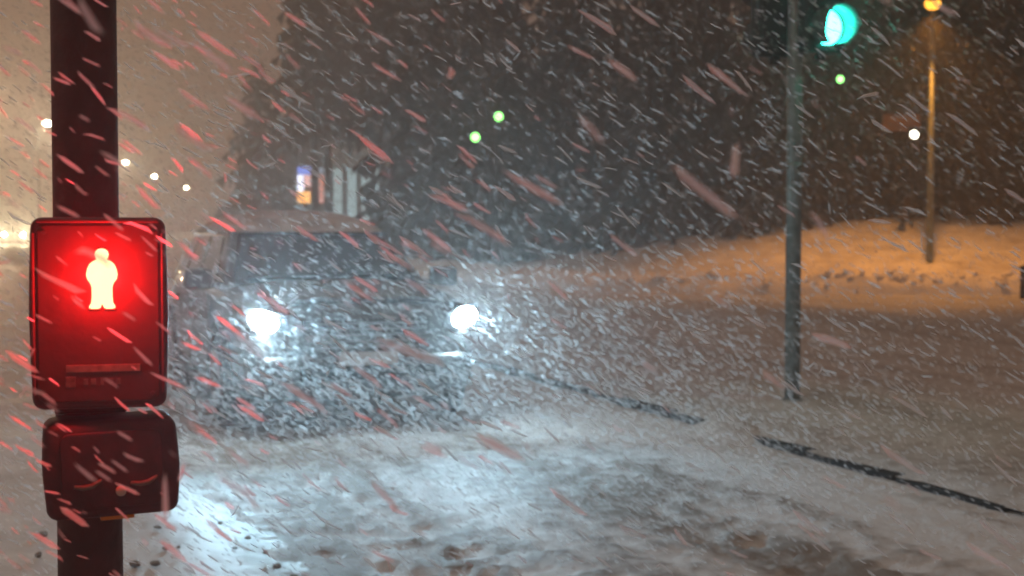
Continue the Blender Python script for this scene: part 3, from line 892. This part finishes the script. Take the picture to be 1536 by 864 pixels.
# ------------------------------------------------------------------ driving snow: solid clumped flakes, long axis along the wind
def snowfall(name, C, L, Wd, label, m):
    n = len(C)
    ang = np.radians(rng.normal(34, 7.5, n)); yaw = rng.normal(0, .22, n)
    A = np.stack([np.cos(ang) * np.cos(yaw), np.cos(ang) * np.sin(yaw), -np.sin(ang)], -1)
    tum = rng.random(n) < .04                               # some have tumbled
    A[tum] = rng.normal(0, 1, (tum.sum(), 3))
    A /= np.linalg.norm(A, axis=1, keepdims=True)
    S = np.cross(A, rng.normal(0, 1, (n, 3))); S /= np.linalg.norm(S, axis=1, keepdims=True)
    T = np.cross(A, S)
    vs = np.zeros((n, 10, 3), np.float32)
    bend = rng.normal(0, .06, (n, 1)) * L[:, None]
    vs[:, 0] = C + A * L[:, None] * .5 + S * bend; vs[:, 9] = C - A * L[:, None] * .5 + S * bend
    for r, off in ((0, .27), (1, -.25)):
        for k in range(4):
            a = k * math.pi / 2 + r * .6
            rad = Wd * .5 * rng.uniform(.65, 1.25, n)
            vs[:, 1 + r * 4 + k] = C + A * (L * (off + rng.uniform(-.08, .08, n)))[:, None] + (S * math.cos(a) + T * math.sin(a)) * rad[:, None]
    base = []
    for k in range(4):
        j = (k + 1) % 4
        base += [(0, 1 + k, 1 + j), (9, 5 + j, 5 + k), (1 + k, 5 + k, 1 + j), (5 + k, 5 + j, 1 + j)]
    base = np.array(base, np.int32)
    F = (base[None] + (np.arange(n, dtype=np.int32) * 10)[:, None, None]).reshape(-1)
    me = bpy.data.meshes.new(name)
    me.vertices.add(n * 10); me.vertices.foreach_set("co", vs.ravel())
    me.loops.add(len(F)); me.loops.foreach_set("vertex_index", F)
    me.polygons.add(len(F) // 3); me.polygons.foreach_set("loop_start", np.arange(0, len(F), 3, dtype=np.int32))
    me.polygons.foreach_set("use_smooth", np.ones(len(F) // 3, dtype=bool))
    me.update(calc_edges=True)
    o = link(name, me, m)
    return tag(o, label, "snow", kind="stuff")

M_FLAKE = bpy.data.materials.new("snowflake"); M_FLAKE.use_nodes = True
t = M_FLAKE.node_tree; t.nodes.clear()
o_ = node(t, "ShaderNodeOutputMaterial"); d_ = node(t, "ShaderNodeBsdfDiffuse"); tr_ = node(t, "ShaderNodeBsdfTranslucent"); mx = node(t, "ShaderNodeMixShader")
nz = node(t, "ShaderNodeTexNoise"); nz.inputs["Scale"].default_value = 3.0
rp = node(t, "ShaderNodeValToRGB"); rp.color_ramp.elements[0].color = (.80, .81, .83, 1); rp.color_ramp.elements[1].color = (.95, .95, .96, 1)
t.links.new(nz.outputs["Fac"], rp.inputs[0])
for b_ in (d_, tr_): t.links.new(rp.outputs[0], b_.inputs[0])
mx.inputs[0].default_value = .55
t.links.new(d_.outputs[0], mx.inputs[1]); t.links.new(tr_.outputs[0], mx.inputs[2]); tp = node(t, "ShaderNodeBsdfTransparent"); mx2 = node(t, "ShaderNodeMixShader"); mx2.inputs[0].default_value = .64   # lacy clumps
t.links.new(mx.outputs[0], mx2.inputs[1]); t.links.new(tp.outputs[0], mx2.inputs[2]); t.links.new(mx2.outputs[0], o_.inputs[0])

def region(n, y0, y1, kx, bx_, kz, bz):
    y = rng.uniform(y0, y1, n * 3)
    x = rng.uniform(-1, 1, n * 3) * (kx * y1 + bx_)
    z = rng.uniform(.04, 1, n * 3) * (kz * y1 + bz)
    ok = (np.abs(x) < kx * y + bx_) & (z < kz * y + bz)
    # keep clear of the lens and of the solid bodies of the car and posts
    ok &= (x * x + (z - CAM_H) ** 2 + y * y) > .95 ** 2
    dx, dy = x - car.location.x, y - car.location.y
    fx_, fy_ = dx * HEAD.x + dy * HEAD.y, dx * RN.x + dy * RN.y
    ok &= ~((np.abs(fx_) < 2.42) & (np.abs(fy_) < 1.02) & (z < 1.75))
    ok &= (np.hypot(x - PS.location.x, y - 2.42) > .24)
    return np.stack([x, y, z], -1)[ok]
C1 = region(66000, -1.5, 17, .42, 2.2, .22, 2.6)
L1 = np.clip(rng.lognormal(math.log(.029), .55, len(C1)), .008, .075)
snowfall("falling_snow", C1, L1, np.clip(L1 * rng.uniform(.09, .18, len(L1)), 0, .0085), "driving snowflakes filling the air around the signal and the car", M_FLAKE)
C2 = region(16000, 17, 42, .42, 2.2, .26, 2.6)
L2 = np.clip(rng.lognormal(math.log(.036), .35, len(C2)), .015, .07)
snowfall("falling_snow", C2, L2, L2 * rng.uniform(.14, .22, len(L2)), "finer driving snow in the air beyond the car before the wood", M_FLAKE)
n3 = 46000                                     # loose snow whirled up round the moving car
u3 = rng.normal(2.6, 1.45, n3); v3 = rng.uniform(5.5, 14.5, n3); z3 = .04 + np.abs(rng.normal(0, .58, n3))
C3 = np.stack([RN.x * u3 + RD.x * v3, RN.y * u3 + RD.y * v3, z3], -1)
dx, dy = C3[:, 0] - car.location.x, C3[:, 1] - car.location.y
f3, l3 = dx * HEAD.x + dy * HEAD.y, dx * RN.x + dy * RN.y
C3 = C3[~((np.abs(f3) < 2.5) & (np.abs(l3) < 1.05)) & (z3 < 2.0) & (f3 > -2.0)]
L3 = np.clip(rng.lognormal(math.log(.024), .40, len(C3)), .008, .05)
snowfall("whirled_snow", C3, L3, L3 * rng.uniform(.12, .20, len(L3)), "dense snow whirled up and lit around the car's headlights", M_FLAKE)
n4 = 2300                                      # snow eddying about the signal
C4 = np.stack([rng.normal(PS.location.x + .06, .34, n4), rng.uniform(1.35, 2.95, n4), rng.normal(1.45, .42, n4)], -1)
C4 = C4[np.hypot(C4[:, 0] - PS.location.x - .02, (C4[:, 1] - 2.42) * .9) > .24]
L4 = np.clip(rng.lognormal(math.log(.022), .45, len(C4)), .006, .05)
snowfall("eddying_snow", C4, L4, L4 * rng.uniform(.10, .17, len(L4)), "fine snow eddying around the red pedestrian signal", M_FLAKE)
print("flakes", len(C1), len(C2))

# ------------------------------------------------------------------ haze of fine snow in the air
bm = box_bm(540, 340, 30, (0, 142, 13.6))
hz = link("haze", fin(bm, "haze"), None)
m = bpy.data.materials.new("snow_haze"); m.use_nodes = True
t = m.node_tree; t.nodes.clear()
o_ = node(t, "ShaderNodeOutputMaterial"); pv = node(t, "ShaderNodeVolumePrincipled")
pv.inputs["Color"].default_value = (.92, .92, .92, 1)
pv.inputs["Density"].default_value = 0.0058
pv.inputs["Anisotropy"].default_value = 0.76
t.links.new(pv.outputs[0], o_.inputs["Volume"])
hz.data.materials.append(m)
tag(hz, "pale haze of fine blown snow over the whole street", "haze", kind="stuff")
